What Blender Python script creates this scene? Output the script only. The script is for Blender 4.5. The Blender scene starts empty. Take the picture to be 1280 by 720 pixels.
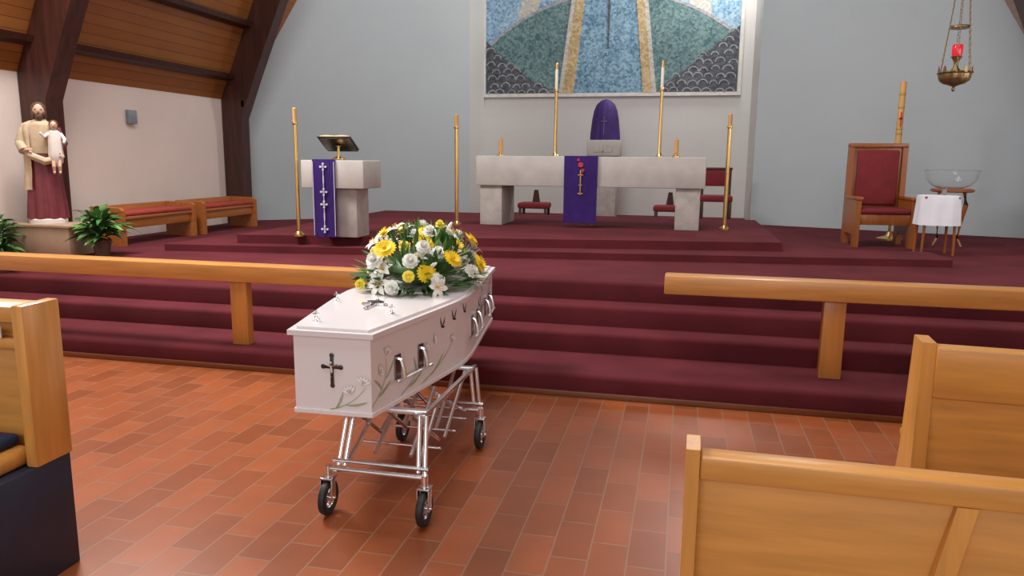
import bpy, bmesh, math, random
from mathutils import Vector, Matrix
from math import sin, cos, pi, radians as R
random.seed(7)
S = bpy.context.scene
COL = S.collection
S.view_settings.view_transform = 'Standard'
# ---------------- camera ----------------
F = 930.0
CAMZ = 1.6
cd = bpy.data.cameras.new('camera'); cam = bpy.data.objects.new('camera', cd); COL.objects.link(cam)
cd.sensor_width = 36; cd.lens = F/1280*36; cd.clip_start = .05
MW = Matrix.Translation((0,0,CAMZ)) @ Matrix.Rotation(R(12.83),4,'Z') @ Matrix.Rotation(R(90-9.76),4,'X') @ Matrix.Rotation(.01,4,'Z')
cam.matrix_world = MW
S.camera = cam
def at(px, py, x=None, y=None, z=None):
    d = MW.to_3x3() @ Vector(((px-640)/F, (360-py)/F, -1))
    if z is not None: t = (z-CAMZ)/d.z
    elif y is not None: t = y/d.y
    else: t = x/d.x
    return Vector((d.x*t, d.y*t, CAMZ+d.z*t))
# ---------------- materials ----------------
def nm(name, rough=.5, metal=0):
    m = bpy.data.materials.new(name); m.use_nodes = True
    nt = m.node_tree; b = nt.nodes['Principled BSDF']
    b.inputs['Roughness'].default_value = rough; b.inputs['Metallic'].default_value = metal
    return m, nt, b
def mat(name, c, rough=.5, metal=0, var=.12, scale=8, bump=0, bscale=None, stretch=None, spec=None):
    m, nt, b = nm(name, rough, metal)
    N = nt.nodes; L = nt.links
    tc = N.new('ShaderNodeTexCoord'); mp = N.new('ShaderNodeMapping')
    L.new(tc.outputs['Object'], mp.inputs[0])
    if stretch: mp.inputs['Scale'].default_value = stretch
    n = N.new('ShaderNodeTexNoise'); n.inputs['Scale'].default_value = scale; n.inputs['Detail'].default_value = 5
    L.new(mp.outputs[0], n.inputs['Vector'])
    r = N.new('ShaderNodeValToRGB'); r.color_ramp.elements[0].position = .3; r.color_ramp.elements[1].position = .7
    r.color_ramp.elements[0].color = [max(0,k*(1-var)) for k in c]+[1]
    r.color_ramp.elements[1].color = [min(1,k*(1+var)) for k in c]+[1]
    L.new(n.outputs['Fac'], r.inputs[0]); L.new(r.outputs[0], b.inputs['Base Color'])
    if spec is not None: b.inputs['Specular IOR Level'].default_value = spec
    if bump:
        n2 = N.new('ShaderNodeTexNoise'); n2.inputs['Scale'].default_value = bscale or scale*4
        L.new(mp.outputs[0], n2.inputs['Vector'])
        bp = N.new('ShaderNodeBump'); bp.inputs['Strength'].default_value = bump; bp.inputs['Distance'].default_value = .01
        L.new(n2.outputs['Fac'], bp.inputs['Height']); L.new(bp.outputs[0], b.inputs['Normal'])
    return m
def brick(name, c1, c2, mortar, axes, bw, rh, ms, rough=.5, bump=.3, off=.5, spec=None, nr=(.8,1.18), nscale=6):
    m, nt, b = nm(name, rough); N = nt.nodes; L = nt.links
    tc = N.new('ShaderNodeTexCoord'); sx = N.new('ShaderNodeSeparateXYZ'); cx = N.new('ShaderNodeCombineXYZ')
    L.new(tc.outputs['Object'], sx.inputs[0])
    L.new(sx.outputs[axes[0]], cx.inputs[0]); L.new(sx.outputs[axes[1]], cx.inputs[1])
    t = N.new('ShaderNodeTexBrick'); t.inputs['Scale'].default_value = 1; t.offset = off
    t.inputs['Brick Width'].default_value = bw; t.inputs['Row Height'].default_value = rh
    t.inputs['Mortar Size'].default_value = ms; t.inputs['Mortar Smooth'].default_value = .1
    t.inputs['Color1'].default_value = (*c1,1); t.inputs['Color2'].default_value = (*c2,1); t.inputs['Mortar'].default_value = (*mortar,1)
    L.new(cx.outputs[0], t.inputs['Vector'])
    n = N.new('ShaderNodeTexNoise'); n.inputs['Scale'].default_value = nscale; n.inputs['Detail'].default_value = 6
    L.new(tc.outputs['Object'], n.inputs['Vector'])
    mr = N.new('ShaderNodeMapRange'); mr.inputs[3].default_value = nr[0]; mr.inputs[4].default_value = nr[1]
    L.new(n.outputs['Fac'], mr.inputs[0])
    mx = N.new('ShaderNodeVectorMath'); mx.operation = 'SCALE'
    L.new(t.outputs['Color'], mx.inputs[0]); L.new(mr.outputs[0], mx.inputs['Scale'])
    L.new(mx.outputs[0], b.inputs['Base Color'])
    bp = N.new('ShaderNodeBump'); bp.inputs['Strength'].default_value = bump; bp.inputs['Distance'].default_value = .004; bp.invert = True
    L.new(t.outputs['Fac'], bp.inputs['Height']); L.new(bp.outputs[0], b.inputs['Normal'])
    if spec is not None: b.inputs['Specular IOR Level'].default_value = spec
    return m
def mosaic(name, c1, c2, scale=28, metal=0):
    m, nt, b = nm(name, .45, metal); N = nt.nodes; L = nt.links
    tc = N.new('ShaderNodeTexCoord'); v = N.new('ShaderNodeTexVoronoi'); v.inputs['Scale'].default_value = scale
    L.new(tc.outputs['Object'], v.inputs['Vector'])
    sp = N.new('ShaderNodeSeparateColor'); L.new(v.outputs['Color'], sp.inputs[0])
    n = N.new('ShaderNodeTexNoise'); n.inputs['Scale'].default_value = 2.2; L.new(tc.outputs['Object'], n.inputs['Vector'])
    a = N.new('ShaderNodeMath'); a.operation = 'ADD'; L.new(sp.outputs[0], a.inputs[0]); L.new(n.outputs['Fac'], a.inputs[1])
    d = N.new('ShaderNodeMath'); d.operation = 'MULTIPLY'; d.inputs[1].default_value = .5; L.new(a.outputs[0], d.inputs[0])
    r = N.new('ShaderNodeValToRGB'); r.color_ramp.elements[0].color = (*c1,1); r.color_ramp.elements[1].color = (*c2,1)
    r.color_ramp.elements[0].position = .2; r.color_ramp.elements[1].position = .8
    L.new(d.outputs[0], r.inputs[0]); L.new(r.outputs[0], b.inputs['Base Color'])
    return m
M = {}
M['tile'] = brick('terracotta_tile', (.335,.088,.028), (.225,.058,.018), (.27,.135,.08), (1,0), .31, .155, .004, .31, .4, nr=(.82,1.15))
M['carpet'] = mat('maroon_carpet', (.118,.0185,.025), .95, 0, .2, 2.2, .5, 300, spec=.2)
M['blue_wall'] = brick('painted_block_wall_cool', (.46,.51,.53), (.45,.50,.525), (.445,.495,.52), (0,2), .4, .2, .003, .6, .05, nr=(.95,1.05), nscale=.8)
M['white_wall'] = brick('painted_block_wall_pale', (.60,.59,.57), (.59,.58,.56), (.56,.55,.54), (0,2), .6, .3, .004, .6, .06, nr=(.95,1.05), nscale=1)
M['cream_wall'] = mat('cream_wall', (.70,.58,.52), .75, 0, .04, 1.5)
M['planks'] = brick('ceiling_planks', (.34,.125,.030), (.27,.094,.022), (.10,.033,.009), (1,2), 60, .10, .003, .45, .3, off=.3, nr=(.75,1.15), nscale=2)
M['beam'] = mat('dark_timber', (.052,.016,.011), .4, 0, .35, 3, .1, 30, (6,6,.6))
def wood(name, c, st=(8,8,.7), rough=.3): return mat(name, c, rough, 0, .15, 3.2, .03, 20, st)
M['pew'] = wood('honey_oak', (.61,.275,.062), (.7,8,8))
M['pewv'] = wood('honey_oak_upright', (.64,.295,.068))
M['rail'] = wood('rail_timber', (.54,.235,.060), (.7,8,8))
M['railv'] = wood('rail_timber_upright', (.52,.21,.050))
M['bench'] = wood('bench_timber', (.38,.125,.03), (8,.7,8))
M['chairw'] = wood('chair_timber', (.30,.09,.02))
M['strip'] = wood('edge_strip_timber', (.16,.05,.018), (.7,8,8))
M['stone'] = mat('pale_stone', (.48,.45,.42), .65, 0, .10, 5, .12, 60)
M['stone2'] = mat('warm_stone', (.45,.41,.38), .65, 0, .14, 9, .15, 60)
M['brass'] = mat('polished_brass', (.78,.52,.20), .28, 1, .08, 10)
M['gold'] = mat('aged_gold', (.30,.20,.09), .38, .8, .2, 12)
M['chrome'] = mat('chrome', (.80,.80,.82), .18, 1, .04, 10)
M['plate'] = mat('dark_nickel', (.26,.25,.26), .25, 1, .08, 10)
M['steel'] = mat('satin_aluminium', (.72,.72,.75), .32, 1, .05, 10)
M['rubber'] = mat('black_rubber', (.015,.015,.017), .55, 0, .2, 20)
M['coffin'] = mat('white_coffin_lacquer', (.81,.76,.765), .25, 0, .012, 3)
M['coffinl'] = mat('white_coffin_lid_lacquer', (.76,.71,.725), .16, 0, .012, 3)
M['purple'] = mat('purple_cloth', (.068,.020,.24), .75, 0, .2, 6, .2, 80)
M['purpled'] = mat('dark_purple_cloth', (.038,.012,.13), .7, 0, .3, 8, .2, 60)
M['embw'] = mat('white_embroidery', (.58,.56,.66), .6)
M['embr'] = mat('red_embroidery', (.55,.03,.03), .6)
M['embg'] = mat('gold_embroidery', (.5,.30,.07), .5)
M['redcl'] = mat('red_upholstery', (.18,.011,.016), .8, 0, .15, 8, .2, 120)
M['redb'] = mat('bright_red_upholstery', (.34,.033,.024), .75, 0, .15, 8, .2, 120)
M['navy'] = mat('navy_panel', (.011,.017,.042), .5, 0, .2, 5)
M['navyc'] = mat('navy_cushion', (.016,.030,.090), .8, 0, .2, 8, .2, 120)
M['wax'] = mat('white_wax', (.78,.75,.66), .45, 0, .03, 5)
M['waxy'] = mat('amber_wax', (.62,.34,.11), .5, 0, .08, 5)
M['white'] = mat('white_linen', (.78,.78,.84), .8, 0, .04, 5, .15, 60)
M['paper'] = mat('white_paper', (.75,.74,.72), .7, 0, .03, 5)
M['leaf'] = mat('dark_green_leaf', (.045,.13,.028), .45, 0, .5, 12)
M['leaf2'] = mat('mid_green_leaf', (.14,.30,.07), .45, 0, .4, 12)
M['yellow'] = mat('yellow_petal', (.97,.70,.015), .55, 0, .06, 20)
M['lemon'] = mat('lemon_petal', (.94,.80,.12), .55, 0, .08, 20)
M['gcentre'] = mat('gold_flower_centre', (.72,.40,.015), .8, 0, .3, 60)
M['petal'] = mat('white_petal', (.92,.92,.86), .5, 0, .04, 20)
M['pgreen'] = mat('painted_stem_green', (.36,.44,.23), .4, 0, .2, 30)
M['pwhite'] = mat('painted_lily_white', (.92,.91,.88), .4, 0, .03, 30)
M['pgrey'] = mat('painted_lily_outline', (.54,.52,.48), .4, 0, .12, 30)
M['pblack'] = mat('painted_bird_black', (.03,.025,.03), .4)
M['black'] = mat('black_leather', (.02,.018,.018), .4)
M['skin'] = mat('painted_plaster_skin', (.58,.35,.25), .45, 0, .06, 10)
M['hair'] = mat('painted_brown_hair', (.10,.045,.022), .5, 0, .25, 40)
M['robe'] = mat('painted_maroon_robe', (.15,.020,.028), .5, 0, .2, 12)
M['cloak'] = mat('painted_beige_cloak', (.48,.36,.23), .5, 0, .15, 12)
M['crobe'] = mat('painted_cream_robe', (.70,.62,.57), .5, 0, .05, 12)
M['carton'] = mat('brown_board', (.36,.24,.155), .7, 0, .12, 5)
M['pot'] = mat('dark_pot', (.10,.05,.035), .6)
M['grey'] = mat('grey_plastic', (.22,.24,.28), .5)
M['darkmetal'] = mat('dark_bronze', (.09,.07,.06), .35, .8, .2, 20)
M['redglow'] = mat('ruby_glass', (.65,.02,.04), .12)
b = M['redglow'].node_tree.nodes['Principled BSDF']; b.inputs['Emission Color'].default_value = (1,.03,.05,1); b.inputs['Emission Strength'].default_value = .25
m, nt, b = nm('clear_glass', .0); b.inputs['Transmission Weight'].default_value = 1; b.inputs['IOR'].default_value = 1.18; b.inputs['Base Color'].default_value = (1,1,1,1)
tcn = nt.nodes.new('ShaderNodeTexCoord'); nn = nt.nodes.new('ShaderNodeTexNoise'); nt.links.new(tcn.outputs['Object'], nn.inputs['Vector'])
mrn = nt.nodes.new('ShaderNodeMapRange'); mrn.inputs[3].default_value = .0; mrn.inputs[4].default_value = .03
nt.links.new(nn.outputs['Fac'], mrn.inputs[0]); nt.links.new(mrn.outputs[0], b.inputs['Roughness'])
M['glass'] = m
M['m_teal'] = mosaic('mosaic_teal', (.02,.08,.10), (.18,.29,.29))
M['m_blue'] = mosaic('mosaic_blue', (.03,.12,.22), (.28,.46,.58))
M['m_sky'] = mosaic('mosaic_sky', (.08,.22,.40), (.40,.55,.64))
M['m_ray'] = mosaic('mosaic_pale_ray', (.36,.34,.31), (.60,.58,.53))
M['m_gold'] = mosaic('mosaic_gold', (.32,.21,.08), (.60,.47,.26))
M['m_dark'] = mosaic('mosaic_dark', (.02,.026,.04), (.11,.12,.14))
M['m_line'] = mosaic('mosaic_pale_line', (.20,.21,.24), (.42,.42,.44))
M['frame_w'] = mat('pale_frame', (.66,.64,.60), .5)
# ---------------- mesh helpers ----------------
def nb(): return bmesh.new()
def BX(bm, x0,x1,y0,y1,z0,z1, bev=0, seg=2):
    r = bmesh.ops.create_cube(bm, size=1, matrix=Matrix.Translation(((x0+x1)/2,(y0+y1)/2,(z0+z1)/2)) @ Matrix.Diagonal((abs(x1-x0),abs(y1-y0),abs(z1-z0),1)))
    if bev:
        es = list({e for v in r['verts'] for e in v.link_edges})
        bmesh.ops.bevel(bm, geom=es, offset=bev, segments=seg, affect='EDGES', profile=.5)
    return bm
def CY(bm, p0, p1, r0, r1=None, n=14):
    p0 = Vector(p0); p1 = Vector(p1); r1 = r0 if r1 is None else r1
    d = p1-p0
    q = Vector((0,0,1)).rotation_difference(d.normalized()).to_matrix().to_4x4()
    bmesh.ops.create_cone(bm, cap_ends=True, segments=n, radius1=r0, radius2=max(r1,1e-4), depth=d.length, matrix=Matrix.Translation((p0+p1)/2) @ q)
    return bm
def SP(bm, c, r, n=14, m=10, rot=None):
    if not hasattr(r,'__len__'): r = (r,r,r)
    mx = Matrix.Translation(c)
    if rot is not None: mx = mx @ rot
    bmesh.ops.create_uvsphere(bm, u_segments=n, v_segments=m, radius=1, matrix=mx @ Matrix.Diagonal((*r,1)))
    return bm
def TUBE(bm, pts, r, n=8):
    pts = [Vector(p) for p in pts]; rings = []
    up = Vector((0,0,1))
    for i,p in enumerate(pts):
        d = (pts[min(i+1,len(pts)-1)]-pts[max(i-1,0)]).normalized()
        a = d.cross(up)
        if a.length < .05: a = d.cross(Vector((1,0,0)))
        a.normalize(); b_ = d.cross(a)
        rr = r[i] if hasattr(r,'__len__') else r
        rings.append([bm.verts.new(p+a*rr*cos(2*pi*k/n)+b_*rr*sin(2*pi*k/n)) for k in range(n)])
    for A,B in zip(rings, rings[1:]):
        for k in range(n): bm.faces.new((A[k],A[(k+1)%n],B[(k+1)%n],B[k]))
    bm.faces.new(rings[0][::-1]); bm.faces.new(rings[-1])
    return bm
def LA(bm, prof, cx=0, cy=0, n=24, sx=1, sy=1, fold=None, a0=0, a1=2*pi):
    full = abs(a1-a0-2*pi) < 1e-6
    rings = []
    cnt = n if full else n+1
    for r,z in prof:
        ring = []
        for k in range(cnt):
            a = a0+(a1-a0)*k/n
            rr = r*(1+(fold(a,z) if fold else 0))
            ring.append(bm.verts.new((cx+sx*rr*cos(a), cy+sy*rr*sin(a), z)))
        rings.append(ring)
    for A,B in zip(rings, rings[1:]):
        for k in range(cnt if full else n):
            bm.faces.new((A[k],A[(k+1)%cnt],B[(k+1)%cnt],B[k]))
    if full:
        bm.faces.new(rings[0][::-1]); bm.faces.new(rings[-1])
    return bm
def PR(bm, pts, axis, a0, a1):
    def P(p,a):
        if axis=='y': return (p[0],a,p[1])
        if axis=='x': return (a,p[0],p[1])
        return (p[0],p[1],a)
    A = [bm.verts.new(P(p,a0)) for p in pts]; B = [bm.verts.new(P(p,a1)) for p in pts]
    n = len(pts)
    bm.faces.new(A); bm.faces.new(B[::-1])
    for k in range(n): bm.faces.new((A[k],B[k],B[(k+1)%n],A[(k+1)%n]))
    return bm
def finish(name, bm, m, sharp=35, recalc=True):
    if recalc: bmesh.ops.recalc_face_normals(bm, faces=bm.faces)
    for f in bm.faces: f.smooth = True
    for e in bm.edges:
        e.smooth = not (len(e.link_faces)!=2 or e.calc_face_angle(0) > R(sharp))
    me = bpy.data.meshes.new(name); bm.to_mesh(me); bm.free()
    me.materials.append(m)
    return me
def O(name, bm, m, parent=None, label=None, sharp=35, recalc=True):
    o = bpy.data.objects.new(name, finish(name, bm, m, sharp, recalc)); COL.objects.link(o)
    if parent: o.parent = parent
    if label: o['label'] = label
    return o
def T(name, label, cat, loc=(0,0,0), rz=0, group=None):
    o = bpy.data.objects.new(name, None); COL.objects.link(o); o.location = loc; o.rotation_euler = (0,0,rz)
    o.empty_display_size = .1
    o['label'] = label; o['category'] = cat
    if group: o['group'] = group
    return o
def tag(o, label, cat, group=None):
    o['label'] = label; o['category'] = cat
    if group: o['group'] = group
    return o
def ST(name, bm, m, parent=None):
    o = O(name, bm, m, parent); o['kind'] = 'structure'; return o
# ---------------- setting ----------------
ZL, Z2, Z3, ZM, ZB, ZA = .16, .32, .48, .64, .71, .80
YS = 4.9
XW, XE = -6.55, 4.65
ST('floor', BX(nb(), XW-.1, XE+.1, -4, YS+.05, -.1, 0), M['tile'])
bm = nb()
def step(y, z0, z1): BX(bm, XW-.1, XE+.1, y, 14.2, z0, z1, .035, 4)
step(YS, 0, ZL); step(5.48, ZL-.04, Z2); step(5.72, Z2-.04, Z3); step(5.96, Z3-.04, ZM)
ST('floor_sanctuary', bm, M['carpet'])
ST('trim_1', BX(nb(), XW, XE, YS-.022, YS-.001, 0, .04, .004), M['strip'])
ST('floor_altar_step', PR(nb(), [(-5.2,6.65),(2.5,7.70),(2.5,8.35),(-5.2,8.35)], 'z', ZM-.01, ZB), M['carpet'])
ST('floor_altar_platform', PR(nb(), [(-4.55,6.95),(1.0,7.95),(1.0,11.0),(-4.55,11.0)], 'z', ZM-.01, ZA), M['carpet'])
TOP = 9.0; SL = 2.25
def rx(z): return XW+(z-2.42)/SL
def rxr(z): return XE-(z-2.42)/SL
CL, CR, YB = (-3.65,12.6), (1.04,12.3), 13.6
def wall(name, p, q, tp, tq, m, th=.12):
    bm = nb(); p = Vector((p[0],p[1],0)); q = Vector((q[0],q[1],0)); d = (q-p).normalized(); n = Vector((-d.y,d.x,0))*th
    vs = []
    for off in (Vector((0,0,0)), n):
        vs.append([bm.verts.new((p+off)+Vector((0,0,.6))), bm.verts.new((q+off)+Vector((0,0,.6))), bm.verts.new((q+off)+Vector((0,0,tq))), bm.verts.new((p+off)+Vector((0,0,tp)))])
    A,B = vs; bm.faces.new(A); bm.faces.new(B[::-1])
    for k in range(4): bm.faces.new((A[k],B[k],B[(k+1)%4],A[(k+1)%4]))
    return ST(name, bm, m)
wall('wall_front_left', (XW,10.3), CL, 2.42, TOP, M['blue_wall'])
wall('wall_front_right', CR, (XE,11.1), TOP, 2.42, M['blue_wall'])
wall('wall_recess_left', CL, (-3.65,YB), TOP, TOP, M['white_wall'])
wall('wall_recess_back', (-3.65,YB), (1.04,YB), TOP, TOP, M['white_wall'])
wall('wall_recess_right', (1.04,YB), CR, TOP, TOP, M['white_wall'])
ST('wall_left', BX(nb(), XW-.12, XW, -4, 10.3, 0, 2.42), M['cream_wall'])
ST('wall_right', BX(nb(), XE, XE+.12, -4, 11.1, 0, 2.42), M['cream_wall'])
ST('ceiling_left', PR(nb(), [(XW,2.42),(rx(TOP),TOP),(rx(TOP)-.1,TOP),(XW-.1,2.42)], 'y', -4, 13.8), M['planks'])
ST('ceiling_right', PR(nb(), [(XE,2.42),(rxr(TOP),TOP),(rxr(TOP)+.1,TOP),(XE+.1,2.42)], 'y', -4, 13.8), M['planks'])
ST('ceiling_top', BX(nb(), rx(TOP)-.1, rxr(TOP)+.1, -4, 13.8, TOP, TOP+.1), M['planks'])
def frame(k, y0, y1, side, z0=ZM):
    s = lambda z: (rx(z) if side<0 else rxr(z))
    i = .42*(1 if side<0 else -1)
    W = XW if side<0 else XE
    j = .30 if side<0 else -.30
    e = .01*(1 if side<0 else -1)
    pts = [(W+e, z0),(W+j, z0),(W+j*1.05, 2.15),(s(2.75)+i, 2.75),(s(TOP)+i,TOP),(s(TOP)+e,TOP),(W+e,2.42)]
    ST('trim_%d'%k, PR(nb(), pts, 'y', y0, y1), M['beam'])
frame(2, 9.78, 9.98, -1); frame(3, 6.38, 6.60, -1); frame(4, 10.2, 10.45, 1); frame(5, 2.9, 3.15, -1, 0)
for k,z in enumerate((2.72, 3.42, 4.3, 5.3)):
    x = rx(z)
    ST('trim_%d'%(6+k), PR(nb(), [(x+.005,z-.05),(x+.10,z-.02),(x+.13,z+.04),(x+.03,z+.05)], 'y', -3.9, 9.8), M['beam'])
# ---------------- mural ----------------
def mural():
    yb = YB-.02
    a = at(607,115,y=yb-.03); c = at(921,117,y=yb-.03)
    x0, x1, z0 = a.x, c.x, (a.z+c.z)/2; z1 = 6.4
    t = T('mosaic_mural', 'large blue, teal and gold mosaic mural filling the recess wall above the altar', 'mural', ((x0+x1)/2, yb, z0))
    W = (x1-x0)/2; H = z1-z0
    def U(px,py): p = at(px,py,y=yb-.03); return (p.x-t.location.x, p.z-z0)
    bm = nb(); BX(bm,-W-.06,W+.06,-.03,.015,-.06,0); BX(bm,-W-.06,-W,-.03,.015,0,H); BX(bm,W,W+.06,-.03,.015,0,H); BX(bm,-W-.06,W+.06,-.03,.015,H,H+.06)
    O('frame', bm, M['frame_w'], t)
    O('sky_panel', BX(nb(), -W, W, -.01, .015, 0, H), M['m_sky'], t)
    cxm = .06
    R0 = 3.3; gz = -1.58
    def arcpts(Rr, gz, n=40):
        return [(-W+2*W*k/n, gz+math.sqrt(max(0,Rr*Rr-(-W+2*W*k/n-cxm)**2))) for k in range(n+1)]
    for k in range(5):
        xx = (-1.7,-1.0,-.55,.95,1.5)[k]; w = (.28,.2,.14,.2,.3)[k]; tx = (-.9,-.45,-.25,.5,.8)[k]
        O('pale_ray', PR(nb(), [(xx,1.0),(xx+w,1.0),(tx+w*1.4,H),(tx-.1,H)], 'y', -.013, -.008), M['m_ray'], t)
    O('globe', PR(nb(), [(-W,0)]+arcpts(R0,gz)+[(W,0)], 'y', -.018, -.01), M['m_teal'], t)
    bm = nb(); up = arcpts(R0,gz); lo = arcpts(R0-.05,gz)
    for k in range(40):
        PR(bm, [lo[k],lo[k+1],up[k+1],up[k]], 'y', -.021, -.017)
    O('globe_rim', bm, M['m_line'], t)
    p1 = U(703,117); p2 = U(815,117); tcx = (p1[0]+p2[0])/2; hw = (p2[0]-p1[0])/2
    tw = hw*.72
    O('light_column', PR(nb(), [(tcx-hw,0),(tcx+hw,0),(tcx+tw*.6,H),(tcx-tw*.6,H)], 'y', -.026, -.018), M['m_blue'], t)
    for s in (-1,1):
        bw = .20 if s<0 else .16
        O('gold_band', PR(nb(), [(tcx+s*hw,0),(tcx+s*(hw-bw),0),(tcx+s*(tw*.6-bw*.6),H),(tcx+s*tw*.6,H)], 'y', -.034, -.024), M['m_gold'], t)
        O('pale_band_edge', PR(nb(), [(tcx+s*(hw+.07),0),(tcx+s*hw,0),(tcx+s*(tw*.6),H),(tcx+s*(tw*.6+.06),H)], 'y', -.034, -.024), M['m_ray'], t)
    O('spire', PR(nb(), [(tcx-.012,.75),(tcx+.012,.75),(tcx+.05,H),(tcx-.05,H)], 'y', -.034, -.024), M['m_dark'], t)
    def scallop(xa, xb, hf, seed):
        b1 = nb(); b2 = nb()
        pts = [(xa,0)]+[(xa+(xb-xa)*k/14, hf((k/14))) for k in range(15)]+[(xb,0)]
        PR(b1, pts, 'y', -.024, -.016)
        y_ = 0; row = 0; rnd = random.Random(seed)
        while y_ < 1.3:
            n = int(abs(xb-xa)/.17)
            for k in range(n):
                u = (k+.5+(.5 if row%2 else 0))/n
                if u > 1 or y_ > hf(u)-.02: continue
                x = xa+(xb-xa)*u+rnd.uniform(-.03,.03); r = .085*rnd.uniform(.8,1.1); yy = y_+rnd.uniform(-.02,.02)
                ring = [(x+r*cos(q*pi/8), yy+r*.95*sin(q*pi/8)) for q in range(9)]
                ri = [(x+(r-.018)*cos(q*pi/8), yy+(r-.018)*.95*sin(q*pi/8)) for q in range(9)]
                for q in range(8): PR(b2, [ring[q],ring[q+1],ri[q+1],ri[q]], 'y', -.03, -.022)
            y_ += .12; row += 1
        g = O('crowd_panel', b1, M['m_dark'], t); O('crowd_outlines', b2, M['m_line'], g)
    scallop(-W+.01, tcx-hw-.1, lambda u: .88*(1-u)**1.5+.05, 2)
    scallop(W-.01, tcx+hw+.1, lambda u: 1.0*(1-u)**1.1+.08, 3)
mural()
# ---------------- communion rails ----------------
def rail(name, x0, x1, y0, y1, posts, label, dz=0):
    t = T(name, label, 'altar rail', (x0, y0, ZL), 0, 'communion rails')
    O('handrail', BX(nb(), 0, x1-x0, 0, y1-y0, .535-dz, .665-dz, .012), M['rail'], t)
    for p in posts: O('post', BX(nb(), p-x0-.07, p-x0+.07, .05, y1-y0-.05, 0, .54-dz, .006), M['railv'], t)
rail('communion_rail', XW+.02, -2.2, 4.98, 5.16, (-3.31,-5.9), 'long wooden altar rail left of the coffin, running to the side wall', .035)
rail('communion_rail', -.1, 4.5, 5.17, 5.35, (1.02,3.6), 'wooden altar rail right of the coffin, starting beyond the aisle')
# ---------------- pews ----------------
def pew(loc, rz, L, label, toprail=.06, prof=None, ribs=(.95,), ht=.89, w=.05):
    t = T('pew', label, 'pew', loc, rz, 'pews seen from behind')
    bm = nb(); BX(bm, w, L, 0, .03, .12, ht-.03, .003); O('back_panel', bm, M['pew'], t)
    O('top_rail', BX(nb(), w, L, -.022, .052, ht-toprail, ht, .008), M['pew'], t)
    O('end_panel', PR(nb(), prof, 'x', 0, w), M['pewv'], t)
    O('seat', BX(nb(), w, L, .03, .47, .40, .435, .01), M['pew'], t)
    for r in ribs:
        z1 = ht-toprail
        bm = nb()
        ft_ = [(r-.17,-.07,0),(r-.125,-.07,0),(r-.125,-.001,0),(r-.17,-.001,0)]; tp_ = [(r,-.02,z1),(r+.045,-.02,z1),(r+.045,-.001,z1),(r,-.001,z1)]
        A = [bm.verts.new(v) for v in ft_]; B = [bm.verts.new(v) for v in tp_]
        bm.faces.new(A); bm.faces.new(B[::-1])
        for k in range(4): bm.faces.new((A[k],B[k],B[(k+1)%4],A[(k+1)%4]))
        O('support_rib', bm, M['pewv'], t)
    O('bottom_rail', BX(nb(), w, L, -.012, .04, .08, .16, .004), M['pew'], t)
    return t
p = at(858,562,z=.90)
pew((p.x, p.y+.02, 0), R(-1), 3.2, 'honey oak pew nearest the camera at lower right, seen from behind', ribs=(.61,1.9), w=.034, ht=.885,
    prof=[(-.04,0),(.48,0),(.46,.44),(.10,.47),(.075,.905),(-.03,.905)])
p2 = at(1153,428,z=.93)
pew((p2.x, p2.y, 0), R(-4), 3.0, 'honey oak pew at the right edge, between the nearest pew and the altar rail', toprail=.2, ribs=(1.4,), ht=.92, w=.05,
    prof=[(-.05,0),(.34,0),(.20,.45),(.14,.93),(0,.93),(-.02,.5)])
t = T('pew', 'oak bench with navy cushion and dark base at the left edge', 'pew', (-2.28, 2.31, 0), R(1))
O('end_post', BX(nb(), -.05, 0, -.17, 0, .46, 1.07, .008), M['pewv'], t)
O('back_panel', BX(nb(), -3.0, -.05, -.10, -.03, .46, 1.0, .004), M['pew'], t)
O('top_rail', BX(nb(), -3.0, -.05, -.15, -.01, 1.0, 1.06, .008), M['pew'], t)
O('ledge', BX(nb(), -3.0, -.05, -.14, -.10, .90, .94, .004), M['pew'], t)
O('seat', BX(nb(), -3.0, -.055, -.62, -.12, .46, .53, .025, 3), M['pewv'], t)
O('cushion', BX(nb(), -3.0, -.10, -.60, -.13, .53, .575, .018,3), M['navyc'], t)
O('base', BX(nb(), -2.9, -.01, -.60, -.005, 0, .46, .004), M['navy'], t)
tag(O('notice_card', BX(nb(), -2.60,-2.39, 2.150, 2.155, .945, .985), M['paper']), 'small white card propped on the ledge of the left bench', 'card')
# ---------------- coffin ----------------
CW = [(0,.185),(.3,.240),(.6,.293),(.85,.334),(1.0,.347),(1.15,.341),(1.5,.304),(1.8,.270),(2.15,.232)]
LC = 2.15
def half(u):
    u = max(0,min(LC,u))
    for i in range(len(CW)-1):
        if u <= CW[i+1][0]:
            s = (u-CW[i][0])/(CW[i+1][0]-CW[i][0])
            return CW[i][1]+(CW[i+1][1]-CW[i][1])*s
    return CW[-1][1]
def outline(o):
    us = sorted(set([c[0] for c in CW]+[LC*k/20 for k in range(21)]))
    ptsR = [(half(u)+o, u) for u in us]; ptsL = [(-half(u)-o, u) for u in us[::-1]]
    ptsR[0] = (ptsR[0][0], -o); ptsR[-1] = (ptsR[-1][0], LC+o); ptsL[0] = (ptsL[0][0], LC+o); ptsL[-1] = (ptsL[-1][0], -o)
    return ptsR+ptsL
ct = T('coffin', 'white coffin painted with lilies and birds, resting on a wheeled chrome trolley', 'coffin', (-1.505, 2.98, 0), R(1.2))
O('body', PR(nb(), outline(0), 'z', .455, .815), M['coffin'], ct)
O('plinth', PR(nb(), outline(.006), 'z', .45, .468), M['coffin'], ct)
bm = nb(); PR(bm, outline(.02), 'z', .815, .838); PR(bm, outline(-.012), 'z', .838, .850)
lid = O('lid', bm, M['coffinl'], ct)
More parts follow.
